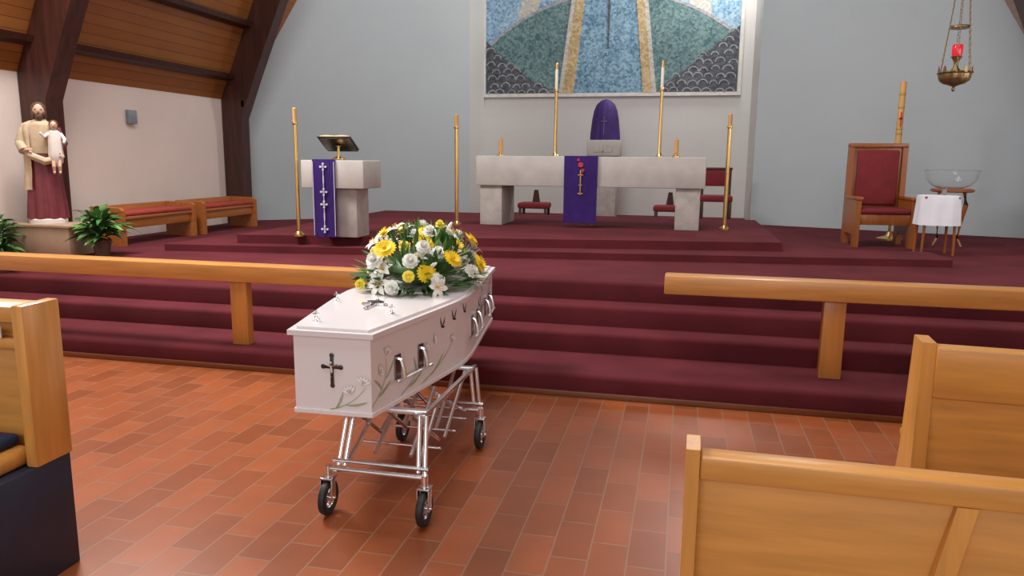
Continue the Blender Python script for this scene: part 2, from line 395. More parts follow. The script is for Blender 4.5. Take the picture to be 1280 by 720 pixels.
def cross(bm, c, w, h, th, ax='y', dep=.008):
    x,y,z = c
    if ax=='y':
        BX(bm, x-th/2,x+th/2,y-dep,y,z-h*.62,z+h*.38,.002); BX(bm, x-w/2,x+w/2,y-dep,y,z-th/2,z+th/2,.002)
        for (a,b_) in ((x,z-h*.62),(x,z+h*.38),(x-w/2,z),(x+w/2,z)): SP(bm,(a,y-dep/2,b_),(th*.75,dep*.6,th*.75),8,6)
    else:
        BX(bm, x-th/2,x+th/2,y-h*.62,y+h*.38,z,z+dep,.002); BX(bm, x-w/2,x+w/2,y-th/2,y+th/2,z,z+dep,.002)
        for (a,b_) in ((x,y-h*.62),(x,y+h*.38),(x-w/2,y),(x+w/2,y)): SP(bm,(a,b_,z+dep/2),(th*.75,th*.75,dep*.6),8,6)
    return bm
cr = O('crucifix', cross(nb(), (0,0,.675), .085, .14, .015), M['darkmetal'], ct, 'small dark crucifix on the end')
bm = nb(); TUBE(bm, [(0,-.012,.63),(.003,-.014,.655),(0,-.013,.685)], [.004,.006,.005]); SP(bm,(0,-.014,.697),.006,8,6)
TUBE(bm, [(-.032,-.012,.69),(0,-.013,.678),(.032,-.012,.69)], .003,6); O('figure', bm, M['chrome'], cr)
lc = O('lid_crucifix', cross(nb(), (-.02,.56,.850), .12, .19, .018, 'z', .012), M['chrome'], ct, 'silver crucifix lying on the lid')
bm = nb(); SP(bm, (-.02,.55,.866), (.012,.045,.008)); SP(bm, (-.02,.602,.868), .010, 8, 6); TUBE(bm, [(-.065,.575,.866),(-.02,.585,.868),(.025,.575,.866)], .005, 6); O('figure', bm, M['plate'], lc)
for (x,y) in ((.15,.36),(-.26,.62),(.21,1.90),(-.14,.14)):
    bm = nb(); zt_ = .850
    LA(bm, [(.018,zt_),(.018,zt_+.006),(.010,zt_+.012),(.008,zt_+.020)], x, y, 14)
    BX(bm, x-.016,x+.016,y-.004,y+.004,zt_+.030,zt_+.038,.001); BX(bm, x-.004,x+.004,y-.004,y+.004,zt_+.018,zt_+.050,.001)
    O('lid_screw', bm, M['chrome'], ct)
def side(u, v, off, s=1): return Vector((s*(half(u)+off), u, v))
for s in (1,-1):
    for (u0,u1) in ((.22,.44),(1.18,1.38),(1.76,1.94)):
        bm = nb()
        TUBE(bm, [side(u0-.05,.575,.036,s), side((u0+u1)/2,.575,.037,s), side(u1+.05,.575,.036,s)], .0075, 10)
        SP(bm, side(u0-.05,.575,.036,s), .010,10,8); SP(bm, side(u1+.05,.575,.036,s), .010,10,8)
        h = O('handle', bm, M['steel'], ct)
        for u in (u0,u1):
            bm = nb(); w = .024
            A = [side(u-w,.69,.001,s),side(u+w,.69,.001,s),side(u+w,.57,.001,s),side(u-w,.57,.001,s)]
            off = Vector((s*.006,0,0)); a = [bm.verts.new(k) for k in A]; c_ = [bm.verts.new(k+off) for k in A]
            bm.faces.new(a); bm.faces.new(c_[::-1])
            for k in range(4): bm.faces.new((a[k],c_[k],c_[(k+1)%4],a[(k+1)%4]))
            O('plate', bm, M['plate'], h)
            bm = nb(); TUBE(bm, [side(u,.67,.006,s), side(u,.665,.020,s), side(u,.62,.033,s), side(u,.575,.037,s)], [.008,.009,.010,.011], 10)
            O('bracket', bm, M['chrome'], h)
def Pmap(u, v, off=.003):
    if u >= 0: return side(u, v, off)
    return Vector((.185+u, -off, v))
def ribbon(bm, pts, w, off):
    L_ = []
    for i,(u,v) in enumerate(pts):
        a = Vector(pts[max(i-1,0)]); b_ = Vector(pts[min(i+1,len(pts)-1)]); d = (b_-a).normalized(); n = Vector((-d.y,d.x))*w*(1-.5*i/len(pts))
        L_.append((bm.verts.new(Pmap(u+n.x,v+n.y,off)), bm.verts.new(Pmap(u-n.x,v-n.y,off))))
    for A,B in zip(L_,L_[1:]): bm.faces.new((A[0],A[1],B[1],B[0]))
def leafp(bm, u, v, ang, ln, w, off, curve=.25):
    n = 7; top=[]; bot=[]
    for k in range(n+1):
        s = k/n; ww = w*math.sin(pi*min(1,s*.9+.05))**.8
        x = ln*s; y = curve*ln*s*s
        for lst,sg in ((top,1),(bot,-1)):
            xx = x; yy = y+sg*ww
            lst.append(bm.verts.new(Pmap(u+xx*cos(ang)-yy*sin(ang), v+xx*sin(ang)+yy*cos(ang), off)))
    for k in range(n): bm.faces.new((top[k],bot[k],bot[k+1],top[k+1]))
def curve2(p0,p1,p2,n=10):
    return [((1-s)**2*p0[0]+2*s*(1-s)*p1[0]+s*s*p2[0], (1-s)**2*p0[1]+2*s*(1-s)*p1[1]+s*s*p2[1]) for s in [k/n for k in range(n+1)]]
stems = [(curve2((-.20,.475),(-.08,.50),(-.02,.60),14)[:-1], ((-.17,.485,.9,.08,.006),(-.12,.50,-.05,.10,.006))),
         (curve2((.0,.50),(.15,.58),(.12,.70)), ((.05,.53,.2,.12,.007),(.08,.56,2.1,.08,.006),(.12,.60,.6,.10,.005))),
         (curve2((.25,.48),(.38,.52),(.52,.64)), ((.32,.50,.1,.14,.007),(.40,.54,1.6,.10,.006))),
         (curve2((.45,.48),(.7,.53),(.80,.62)), ((.55,.50,.3,.16,.006),)),
         (curve2((1.45,.55),(1.6,.62),(1.62,.76)), ((1.5,.58,1.2,.12,.008),(1.58,.63,.4,.10,.007))),
         (curve2((1.9,.55),(1.98,.65),(2.05,.76)), ((1.93,.59,1.1,.12,.008),))]
for st, lv in stems:
    bm = nb(); ribbon(bm, st, .0028, .0025)
    for (u,v,a,l,w) in lv: leafp(bm, u, v, a, l, w, .003)
    O('painted_stem', bm, M['pgreen'], ct, recalc=False)
lil = [(-.04,.60,1.3),(-.10,.555,1.9),(.13,.71,1.2),(.06,.64,.5),(.50,.64,1.0),(.58,.67,.3),(.80,.62,1.2),(1.62,.76,1.5),(1.55,.70,.9),(2.05,.74,1.5)]
for (u,v,a) in lil:
    b1 = nb(); b2 = nb()
    for k in range(5):
        aa = a+(k-2)*.36; l = .042
        leafp(b1, u, v, aa, l*1.06, .0078, .0038, .1*(k-2)); leafp(b2, u, v, aa, l, .0066, .0048, .1*(k-2))
    g = O('painted_lily', b2, M['pwhite'], ct, recalc=False); O('petal_outline', b1, M['pgrey'], g, recalc=False)
for (u,v) in ((.68,.73),(.82,.745),(.98,.755),(1.46,.70),(1.66,.66)):
    bm = nb(); leafp(bm,u,v,.5,.050,.006,.003,.5); leafp(bm,u,v,2.4,.050,.006,.003,-.5); leafp(bm,u-.015,v,-.2,.045,.006,.003,0)
    O('painted_bird', bm, M['pblack'], ct, recalc=False)
for cl_ in (((1.5,.60,1.2),(1.53,.62,.7)),((1.66,.64,1.7),(1.62,.60,2.0)),((1.9,.62,1.4),(1.94,.66,.9))):
    bm = nb()
    for (u,v,a) in cl_: leafp(bm,u,v,a,.11,.006,.0035,.3)
    O('painted_dark_leaves', bm, M['pblack'], ct, recalc=False)
# ---------------- trolley ----------------
tr = T('coffin_trolley', 'folding chrome trolley on four black wheels under the coffin', 'trolley', (-1.28, 2.92, 0))
HX = .20; LY = .93
WR = .082
def topx(s): return -.19 if s<0 else .165
for y in (0,LY):
    for s in (-1,1):
        yb0 = y+.06
        yt = .17 if y==0 else LY+.08
        for q in (-.016,.016):
            O('leg', CY(nb(), (s*HX*.97+q,yb0,.21), (topx(s)+q,yt,.44), .011), M['chrome'], tr)
        bm = nb()
        for q in (-1,1): BX(bm, s*HX+s*.03+q*.026-.002,s*HX+s*.03+q*.026+.002,y-.03,y+.012,.07,.175,.001)
        BX(bm, s*HX-.028+s*.03,s*HX+.028+s*.03,y-.03,y+.03,.17,.178,.001); CY(bm, (s*(HX+.03),y,.175),(s*(HX+.03),y,.232),.016); CY(bm, (s*HX+s*.03-.036,y-.01,WR),(s*HX+s*.03+.036,y-.01,WR),.006)
        O('caster_fork', bm, M['chrome'], tr)
        w = nb(); cx_ = s*(HX+.03)
        prof = [(.050,-.015),(.068,-.018),(.079,-.012),(WR,0),(.079,.012),(.068,.018),(.050,.015)]
        n = 28; rings = [[w.verts.new((cx_+q, y-.01+r*cos(2*pi*k/n), WR+r*sin(2*pi*k/n))) for k in range(n)] for r,q in prof]
        for i in range(len(rings)):
            A,B = rings[i], rings[(i+1)%len(rings)]
            for k in range(n): w.faces.new((A[k],A[(k+1)%n],B[(k+1)%n],B[k]))
        wh = O('wheel', w, M['rubber'], tr)
        bm = nb(); CY(bm, (cx_-.010,y-.01,WR),(cx_+.010,y-.01,WR),.022)
        for k in range(5):
            a = 2*pi*k/5; CY(bm, (cx_,y-.01,WR),(cx_,y-.01+.05*cos(a),WR+.05*sin(a)),.007,n=8)
        n_ = 24; ring_ = [(.045,-.010),(.053,-.010),(.053,.010),(.045,.010)]
        rg = [[bm.verts.new((cx_+q, y-.01+r*cos(2*pi*k/n_), WR+r*sin(2*pi*k/n_))) for k in range(n_)] for r,q in ring_]
        for i in range(4):
            A,B = rg[i], rg[(i+1)%4]
            for k in range(n_): bm.faces.new((A[k],A[(k+1)%n_],B[(k+1)%n_],B[k]))
        O('hub', bm, M['chrome'], wh)
    O('cross_bar', CY(nb(), (-HX-.03,y,.218),(HX+.03,y,.218),.012), M['chrome'], tr)
    O('cross_bar', CY(nb(), (-HX-.03,y+.05,.236),(HX+.03,y+.05,.236),.010), M['chrome'], tr)
for y in (.22,LY+.06): O('bearer', BX(nb(), -.25,.17,y-.02,y+.02,.43,.449,.004), M['steel'], tr)
for s in (-1,1):
    O('side_rail', BX(nb(), topx(s)-.012,topx(s)+.012,.16,LY+.12,.430,.447,.003), M['chrome'], tr)
    for lay,(xb,xt_) in enumerate(((HX-.03,abs(topx(s))-.03),(HX-.11,abs(topx(s))-.10))):
        for (ya,yb_) in (((.08,.44),(.46,.88)) if lay==0 else ((.20,.56),(.56,.92))):
            for (dx,y0,y1) in ((0,ya,yb_),(.022,yb_,ya)):
                O('scissor_strut', TUBE(nb(), [(s*(xb-dx),y0,.225),(s*(xt_-dx),y1+.06,.432)], .010, 10), M['chrome'] if dx else M['steel'], tr)
for y in (.32,.56,.75): O('hinge_rod', CY(nb(), (-HX,y,.228),(HX,y,.228),.007), M['chrome'], tr)
# ---------------- flower spray ----------------
ft = T('flower_spray', 'mound of yellow and white funeral flowers lying on the coffin lid', 'flowers', (-1.54, 4.28, .853))
RX_, RY_, RZ_ = .34, .50, .34
def petal(bm, ang, r0, r1, w, lift0, lift1, n=4, tip=.4, z0=0):
    d = Vector((cos(ang),sin(ang),0)); s = Vector((-sin(ang),cos(ang),0))
    A=[];B=[];C=[]
    for k in range(n+1):
        q = k/n; ww = w*(math.sin(pi*(.15+.75*q)))**.7*(1 if q<.75 else 1-(q-.75)*4*(1-tip))
        z = z0+lift0*q+lift1*q*q
        c = d*(r0+(r1-r0)*q)
        A.append(bm.verts.new(c+s*ww+Vector((0,0,z+.12*w)))); B.append(bm.verts.new(c+Vector((0,0,z)))); C.append(bm.verts.new(c-s*ww+Vector((0,0,z+.12*w))))
    for k in range(n):
        bm.faces.new((A[k],B[k],B[k+1],A[k+1])); bm.faces.new((B[k],C[k],C[k+1],B[k+1]))
def gerb_me():
    bm = nb()
    for k in range(20): petal(bm, 2*pi*k/20, .008, .052, .0088, .006, -.006, 4, .5)
    for k in range(16): petal(bm, 2*pi*(k+.5)/16, .006, .036, .006, .012, .004, 3, .5, .004)
    return finish('gerbera_petals', bm, M['yellow'], 80, False)
def cen_me():
    bm = nb(); SP(bm, (0,0,.008), (.009,.009,.008), 12, 8); return finish('gerbera_centre', bm, M['gcentre'])
def rose_me(m, nmx):
    bm = nb()
    for ring,(cnt,r1,l) in enumerate(((4,.014,.040),(6,.024,.036),(8,.036,.022),(9,.045,.004))):
        for k in range(cnt): petal(bm, 2*pi*(k+.35*ring)/cnt, .002, r1, .015+.002*ring, l, -.004*ring, 4, .8)
    SP(bm, (0,0,.016), (.012,.012,.02), 10, 8)
    return finish(nmx, bm, m, 80, False)
def lily_me():
    bm = nb()
    for k in range(6): petal(bm, 2*pi*k/6, .002, .075, .017, .06, -.045, 6, .05)
    return finish('lily_petals', bm, M['petal'], 80, False)
def stam_me():
    bm = nb()
    for k in range(5): TUBE(bm, [(0,0,0),(.014*cos(k*1.25),.014*sin(k*1.25),.04)], .0016, 5); SP(bm, (.014*cos(k*1.25),.014*sin(k*1.25),.04), .003,6,4)
    return finish('lily_stamens', bm, M['gcentre'])
def bud_me():
    bm = nb(); SP(bm, (0,0,.035), (.012,.012,.04), 8, 8); return finish('bud', bm, M['petal'])
GM, CM, RM, YM, LM, SM, BM = gerb_me(), cen_me(), rose_me(M['petal'],'white_rose_petals'), rose_me(M['lemon'],'yellow_rose_petals'), lily_me(), stam_me(), bud_me()
def place(name, me, pos, nrm, sc, parent, child=None):
    o = bpy.data.objects.new(name, me); COL.objects.link(o); o.parent = parent
    q = Vector((0,0,1)).rotation_difference(nrm) @ Matrix.Rotation(random.uniform(0,6.28),3,'Z').to_quaternion()
    o.rotation_mode = 'QUATERNION'; o.rotation_quaternion = q; o.location = pos; o.scale = (sc,sc,sc)
    if child:
        c = bpy.data.objects.new(child[0], child[1]); COL.objects.link(c); c.parent = o
    return o
NF = 80; ga = pi*(3-5**.5)
placedG = []
for i in range(NF):
    h = 1-(i+.5)/NF*.95; a = i*ga+random.uniform(-.3,.3)
    rr = math.sqrt(1-h*h)
    n = Vector((rr*cos(a)/RX_*.3, rr*sin(a)/RY_*.3, h/RZ_*.3)).normalized()
    j = random.uniform(.84,1.10)
    pos = Vector((rr*cos(a)*RX_*j, rr*sin(a)*RY_*j, max(.045,h*RZ_*j)))
    n = (n+Vector((random.uniform(-.3,.3) for _ in range(3)))).normalized()
    if all((pos-g).length > (.17 if pos.x>.05 else .25) for g in placedG):
        k = 0; placedG.append(pos); n = (n+Vector((.1,-.25,.1))).normalized()
    else: k = (1,2,1,3,2,1,1,2,4,3,2,1)[i%12]
    if k==0: place('gerbera', GM, pos*1.04, n, random.uniform(1.1,1.35), ft, ('flower_centre', CM))
    elif k==1: place('white_rose', RM, pos, n, random.uniform(.9,1.2), ft)
    elif k==2: place('lily', LM, pos, n, random.uniform(.85,1.1), ft, ('stamens', SM))
    elif k==3: place('yellow_rose', YM, pos, n, random.uniform(.75,.95), ft)
    else: place('flower_bud', BM, pos, n, 1.0, ft)
def leafmesh(bm, p, d, ln, w, droop=.3):
    d = d.normalized(); s = d.cross(Vector((0,0,1)))
    if s.length<.1: s = Vector((1,0,0))
    s.normalize(); s = (s+Vector((0,0,random.uniform(-.5,.5)))).normalized()
    A=[];B=[];C=[]; n=4
    for k in range(n+1):
        q=k/n; c = p+d*ln*q-Vector((0,0,droop*ln*q*q)); ww = w*math.sin(pi*min(1,.08+.9*q))
        A.append(bm.verts.new(c+s*ww)); B.append(bm.verts.new(c-Vector((0,0,ww*.3)))); C.append(bm.verts.new(c-s*ww))
    for k in range(n):
        bm.faces.new((A[k],B[k],B[k+1],A[k+1])); bm.faces.new((B[k],C[k],C[k+1],B[k+1]))
for nm_,mt,cnt,l0,l1 in (('foliage','leaf',290,.09,.19),('fern_sprigs','leaf2',260,.09,.19)):
    bm = nb()
    for i in range(cnt):
        a = random.uniform(0,2*pi); h = random.random()**1.8; rr = math.sqrt(1-h*h*.9)
        base = Vector((rr*cos(a)*RX_*.75, rr*sin(a)*RY_*.75, h*RZ_*.74+.01))
        d = Vector((cos(a)*(1.1-h), sin(a)*(1.1-h), .10+h*1.0+random.uniform(-.1,.3)))+Vector([random.uniform(-.35,.35) for _ in range(3)])
        d.z = max(d.z, .10)
        leafmesh(bm, base, d, random.uniform(l0,l1), random.uniform(.009,.02) if mt=='leaf' else random.uniform(.004,.010), .15)
    for v in bm.verts: v.co.z = max(v.co.z, .004)
    O(nm_, bm, M[mt], ft, sharp=80, recalc=False)
O('foam_base', SP(nb(), (0,0,.10), (.2,.3,.098), 16, 10), M['leaf'], ft)
# ---------------- altar ----------------
al = T('altar', 'pale stone altar table on two block legs at the centre of the platform', 'altar', (-1.13, 8.95, ZA))
O('slab', BX(nb(), -1.38, 1.37, 0, .8, .49, .85, .012), M['stone'], al)
for x in (-1.34, 1.04): O('leg', BX(nb(), x, x+.28, .05, .75, 0, .49, .01), M['stone2'], al)
def cloth(name, label, cx, w, y, z0, z1, yback, cat='altar cloth'):
    t = T(name, label, cat, (cx, y, z1))
    bm = nb(); n=10; rows=[]
    prof = [(yback-y, .004),(0.01,.004),(-.008,.001),(-.012,-.03)]+[(-.012-.003*math.sin(k*1.3), -(z1-z0)*k/6) for k in range(1,7)]
    for (yy,zz) in prof:
        rows.append([bm.verts.new((-w/2+w*k/n, yy-(.004*math.sin(k*1.9) if zz<-.05 else 0), zz)) for k in range(n+1)])
    for A,B in zip(rows,rows[1:]):
        for k in range(n): bm.faces.new((A[k],A[k+1],B[k+1],B[k]))
    bmesh.ops.solidify(bm, geom=bm.faces[:], thickness=.004)
    O('fabric', bm, M['purple'], t)
    return t
fx = (at(704,240,y=8.93).x+at(747,240,y=8.93).x)/2
fr = cloth('altar_frontal', 'purple cloth with red and gold emblem hanging down the front of the altar', fx, .40, 8.93, ZA+.06, ZA+.853, 9.6)
bm = nb(); BX(bm, -.006,.006,-.026,-.018,-.46,-.16,.002)
for zz,ww in ((-.22,.03),(-.34,.02),(-.44,.03)): BX(bm, -ww,ww,-.026,-.018,zz-.006,zz+.006,.002)
O('gold_emblem', bm, M['embg'], fr)
bm = nb(); CY(bm, (0,-.018,-.10),(0,-.027,-.10),.03,n=20); PR(bm, [(-.05,-.05),(-.012,-.06),(-.02,-.02)], 'y', -.026,-.018); PR(bm, [(.05,-.16),(.012,-.14),(.02,-.2)], 'y', -.026,-.018); O('red_emblem', bm, M['embr'], fr)
def tall_candle(px, label):
    p = at(px, 195, y=9.3)
    t = T('altar_candlestick', label, 'candlestick', (p.x, 9.3, ZA+.85), 0, 'tall slim candlesticks on the altar')
    O('base', LA(nb(), [(.05,0),(.05,.012),(.03,.03),(.019,.06),(.019,.78),(.028,.79),(.028,.81),(.012,.82)], 0,0,16), M['brass'], t)
    O('candle', LA(nb(), [(.019,.815),(.019,1.09),(.012,1.10)],0,0,12), M['wax'], t)
    O('cap', LA(nb(), [(.021,1.05),(.021,1.11),(.004,1.13)],0,0,12), M['brass'], t)
tall_candle(694, 'tall slim candlestick on the altar, left of the tabernacle'); tall_candle(824, 'tall slim candlestick on the altar, right of the tabernacle')
def short_candle(px, label):
    p = at(px, 195, y=9.08)
    t = T('altar_candle', label, 'candle', (p.x, 9.08, ZA+.85), 0, 'short amber candles on the altar ends')
    O('holder', LA(nb(), [(.045,0),(.045,.015),(.025,.03),(.03,.05),(.01,.051)],0,0,16), M['brass'], t)
    O('candle', LA(nb(), [(.026,.045),(.026,.20),(.02,.205)],0,0,16), M['waxy'], t); O('wick', CY(nb(), (0,0,.203),(0,0,.22),.003), M['black'], t)
short_candle(626, 'short amber candle on the left end of the altar'); short_candle(845, 'short amber candle on the right end of the altar')
def floor_stick(px, py, label, H=1.34, r=.024):
    p = at(px, py, z=ZA)
    t = T('floor_candlestick', label, 'candlestick', (p.x, p.y, ZA), 0, 'tall brass floor candlesticks')
    O('base', LA(nb(), [(.06,0),(.06,.018),(.04,.03),(.025,.05)],0,0,24), M['brass'], t)
    O('shaft', LA(nb(), [(r,.04),(r,H-.17),(r+.01,H-.16),(r+.01,H-.145),(.015,H-.144)],0,0,16), M['brass'], t)
    O('candle', LA(nb(), [(r,H-.145),(r,H-.01),(.012,H)],0,0,14), M['waxy'], t)
floor_stick(374, 295, 'brass floor candlestick beside the stone lectern', 1.30, .020)
floor_stick(571, 281, 'brass floor candlestick standing left of the altar')
floor_stick(905, 287, 'brass floor candlestick standing right of the altar', 1.36)
# ---------------- ambo ----------------
p = at(420, 298, z=ZA)
ax_, ay_ = p.x, p.y+.06
am = T('lectern', 'stone block lectern on the left of the platform', 'lectern', (ax_, ay_, ZA))
O('top_block', BX(nb(), -.38, .30, -.03, .42, .50, .78, .01), M['stone'], am)
O('stem', BX(nb(), -.18, .18, .06, .36, 0, .50, .008), M['stone2'], am)
ac = cloth('lectern_cloth', 'purple cloth with white crosses hanging over the stone lectern', ax_-.12, .25, ay_-.035, ZA+.01, ZA+.785, ay_+.36, 'cloth')
bm = nb()
for k in range(6):
    z = -.07-k*.125
    if k in (0,2,3,5):
        for q in range(4):
            a = q*pi/2; d = .035
            PR(bm, [(0,z),(d*cos(a-.35),z+d*sin(a-.35)),(d*1.15*cos(a),z+d*1.15*sin(a)),(d*cos(a+.35),z+d*sin(a+.35))], 'y', -.028,-.018)
    else: BX(bm, -.006,.006,-.026,-.018,z-.04,z+.04)
    if k<5: BX(bm, -.003,.003,-.026,-.018,z-.09,z-.04)
for s in (-1,1): BX(bm, s*.115-.003,s*.115+.003,-.022,-.016,-.76,-.02)
O('white_crosses', bm, M['embw'], ac)
bs = T('book_stand', 'brass book stand on top of the stone lectern', 'book stand', (ax_-.05, ay_+.16, ZA+.79))
O('foot', LA(nb(), [(.07,0.0),(.07,.012),(.015,.03),(.012,.12),(.03,.135)],0,0,18), M['brass'], bs)
def tilt(bm, piv, a):
    bmesh.ops.rotate(bm, verts=bm.verts, cent=piv, matrix=Matrix.Rotation(a,3,'X')); return bm
TA = R(-32)
O('plate', tilt(BX(BX(nb(), -.17,.17,-.12,.11,.142,.150,.003), -.17,.17,.11,.12,.142,.175,.003), (0,0,.142), TA), M['darkmetal'], bs)
bk = T('book', 'open black book on the brass stand of the lectern', 'book', (ax_-.05, ay_+.16, ZA+.79))
O('cover', tilt(BX(nb(), -.185,.185,-.135,.105,.152,.160,.002), (0,0,.142), TA), M['black'], bk)
bm = nb()
for s in (-1,1): PR(bm, [(0,.161),(s*.16,.161),(s*.16,.172),(s*.08,.182),(s*.01,.175),(0,.167)], 'y', -.125,.10)
O('pages', tilt(bm, (0,0,.142), TA), M['embg'], bk)
# ---------------- tabernacle ----------------
tx = at(756,180,y=12.7).x
pd = T('tabernacle_pedestal', 'stone pedestal behind the altar under the purple veil', 'pedestal', (tx, 12.7, ZM))
O('column', BX(nb(), -.22,.22,-.2,.2,0,1.04,.01), M['stone2'], pd)
O('capital', BX(nb(), -.27,.27,-.25,.25,1.04,1.30,.012), M['stone'], pd)
bm = nb(); BX(bm,-.16,.16,-.256,-.249,1.10,1.12); BX(bm,-.01,.01,-.256,-.249,1.09,1.2); BX(bm,-.16,-.14,-.256,-.249,1.12,1.2); BX(bm,.14,.16,-.256,-.249,1.12,1.2); BX(bm,-.08,-.06,-.256,-.249,1.12,1.24); BX(bm,.06,.08,-.256,-.249,1.12,1.24); O('carved_emblem', bm, M['stone2'], pd)
tb = T('tabernacle', 'tabernacle draped in a dark purple veil on the stone pedestal', 'tabernacle', (tx, 12.7, ZM+1.30))
O('veil', LA(nb(), [(.24,0),(.235,.12),(.215,.34),(.19,.48),(.15,.58),(.08,.645),(.02,.665)],0,0,64,1,.9,fold=lambda a,z: .045*sin(a*14)*(1-z/.8)), M['purpled'], tb)
M['veilp'] = mat('lilac_embroidery', (.22,.17,.34), .7)
bm = nb()
for q in range(4):
    a = q*pi/2; TUBE(bm, [(.0,-.212,.30),(.05*cos(a),-.212,.30+.07*sin(a))], [.004,.007], 6)
TUBE(bm, [(0,-.225,.08),(0,-.216,.22)], .004,6); O('embroidered_cross', bm, M['veilp'], tb)
# ---------------- chairs behind altar ----------------
c0 = at(895,243,y=11.6)
ch = T('side_chair', 'dark chair with red back standing behind the right end of the altar', 'chair', (c0.x, 11.6, ZM))
for (x,y) in ((-.2,-.2),(.2,-.2),(-.2,.2),(.2,.2)): O('leg', BX(nb(), x-.02,x+.02,y-.02,y+.02,0,.42 if y<0 else .86,.003), M['beam'], ch)
O('seat', BX(nb(), -.23,.23,-.23,.21,.38,.47,.02), M['redcl'], ch)
O('backrest', BX(nb(), -.20,.20,.165,.205,.60,.84,.012), M['redcl'], ch)
O('top_rail', BX(nb(), -.23,.23,.17,.23,.84,.88,.01), M['beam'], ch)
for px,lab in ((668,'low red stool with wooden legs behind the left leg of the altar'),(837,'low red stool with wooden legs behind the right leg of the altar')):
    c0 = at(px,262,y=11.5)
    st = T('stool', lab, 'stool', (c0.x, 11.5, ZM), 0, 'low red stools behind the altar')
    O('seat', BX(nb(), -.24,.24,-.18,.18,.22,.31,.03), M['redcl'], st)
    O('back_post', PR(nb(), [(-.06,.30),(.06,.30),(.03,.50),(-.03,.50)], 'y', .12,.16), M['beam'], st)
    for (x,y) in ((-.2,-.14),(.2,-.14),(-.2,.14),(.2,.14)): O('leg', BX(nb(), x-.02,x+.02,y-.02,y+.02,0,.23,.003), M['beam'], st)
# ---------------- presider chair ----------------
p = at(1104,310,z=ZM)
pc = T('armchair', 'tall wooden armchair with red upholstery right of the altar', 'chair', (p.x, p.y+.02, ZM), R(3))
for s in (-1,1):
    O('side_panel', PR(nb(), [(0,0),(.10,0),(.10,.14),(.44,.14),(.44,0),(.56,0),(.56,1.18),(.48,1.18),(.47,.545),(.0,.545)], 'x', s*.30-.03, s*.30+.03), M['chairw'], pc)
    O('armrest', BX(nb(), s*.30-.04,s*.30+.04,-.02,.46,.545,.58,.006), M['chairw'], pc)
O('seat_rail', BX(nb(), -.27,.27,.01,.05,.26,.38,.005), M['chairw'], pc)
O('seat_cushion', BX(nb(), -.27,.27,-.01,.47,.38,.45,.03,3), M['redcl'], pc)
O('back_panel', BX(nb(), -.27,.27,.50,.54,.30,1.15,.004), M['chairw'], pc)
O('back_cushion', BX(nb(), -.235,.235,.455,.505,.47,1.12,.02,3), M['redcl'], pc)
bm = nb(); BX(bm, -.33,.33,.47,.57,1.15,1.20,.01); O('top_rail', bm, M['chairw'], pc)
# paschal candle
p = at(1122,183,y=10.35)
ps = T('candle_stand', 'brass stand holding the tall decorated candle behind the armchair', 'candle stand', (p.x, 10.35, ZM))
O('base', LA(nb(), [(.15,0),(.15,.02),(.05,.05),(.02,.10)],0,0,20), M['brass'], ps)
zc = at(1122,183,y=10.35).z-ZM; zt = at(1122,102,y=10.35).z-ZM
O('shaft', LA(nb(), [(.018,.08),(.018,zc-.08),(.05,zc-.05),(.055,zc),(.02,zc+.001)],0,0,18), M['brass'], ps)
pq = T('paschal_candle', 'thick tall candle with red and gold bands above the armchair', 'candle', (p.x, 10.35, ZM+zc))
O('wax', LA(nb(), [(.036,.002),(.036,zt-zc-.01),(.03,zt-zc)],0,0,20), M['waxy'], pq)
for z in (.14,.2,.46,.62): O('gold_band', LA(nb(), [(.037,z),(.0385,z+.004),(.0385,z+.03),(.037,z+.034)],0,0,20), M['embg'], pq)
bm = nb(); BX(bm,-.008,.008,-.041,-.034,.24,.42); BX(bm,-.024,.024,-.041,-.03,.33,.35); O('red_cross', bm, M['embr'], pq)
# ---------------- tables right ----------------
p = at(1163,320,z=ZM)
ctb = T('side_table', 'small wooden table hidden under a white cloth beside the armchair', 'table', (p.x+.08, p.y+.20, ZM))
for (x,y) in ((-.14,-.12),(.14,-.12),(-.14,.12),(.14,.12)): O('leg', TUBE(nb(), [(x*1.1,y*1.1,0),(x,y,.6)], [.013,.018], 8), M['chairw'], ctb)
O('tabletop', BX(nb(), -.17,.17,-.15,.15,.60,.625,.006), M['chairw'], ctb)
cl = nb()
LA(cl, [(.215,.32),(.208,.42),(.203,.52),(.198,.60),(.194,.628),(.18,.634),(.001,.635)],0,0,56,1,.92,fold=lambda a,z: .035*sin(a*9)*(1 if z<.6 else 0)+.13*abs(sin(2*a))**2*(1 if z<.63 else .4))
bmesh.ops.delete(cl, geom=[f for f in cl.faces if len(f.verts)>8 and f.calc_center_median().z<.4], context='FACES')
o = O('table_cloth', cl, M['white'], None, recalc=False); o.location = ctb.location; tag(o, 'white linen cloth draped over the small side table', 'tablecloth')
rt = T('round_table', 'round dark wooden table with curved legs behind the white-clothed table', 'table', (at(1190,240,y=9.75).x, 9.75, ZM))
O('tabletop', LA(nb(), [(.21,.64),(.23,.65),(.23,.67),(.21,.68)],0,0,32), M['chairw'], rt)
for k in range(4):
    a = k*pi/2+.5; c,s = cos(a),sin(a)
    O('leg', TUBE(nb(), [(c*.18,s*.18,.645),(c*.22,s*.22,.5),(c*.16,s*.16,.25),(c*.15,s*.15,.1),(c*.21,s*.21,.012)], [.022,.02,.014,.012,.012], 8), M['chairw'], rt)
gb = LA(nb(), [(.12,0.002),(.20,.03),(.265,.10),(.29,.21),(.287,.212),(.284,.21),(.259,.102),(.195,.036),(.11,.008)],0,0,40)
o = O('glass_bowl', gb, M['glass']); o.location = (rt.location.x-.02, 9.75, ZM+.681); tag(o, 'large clear glass bowl on the round table at the right', 'bowl')
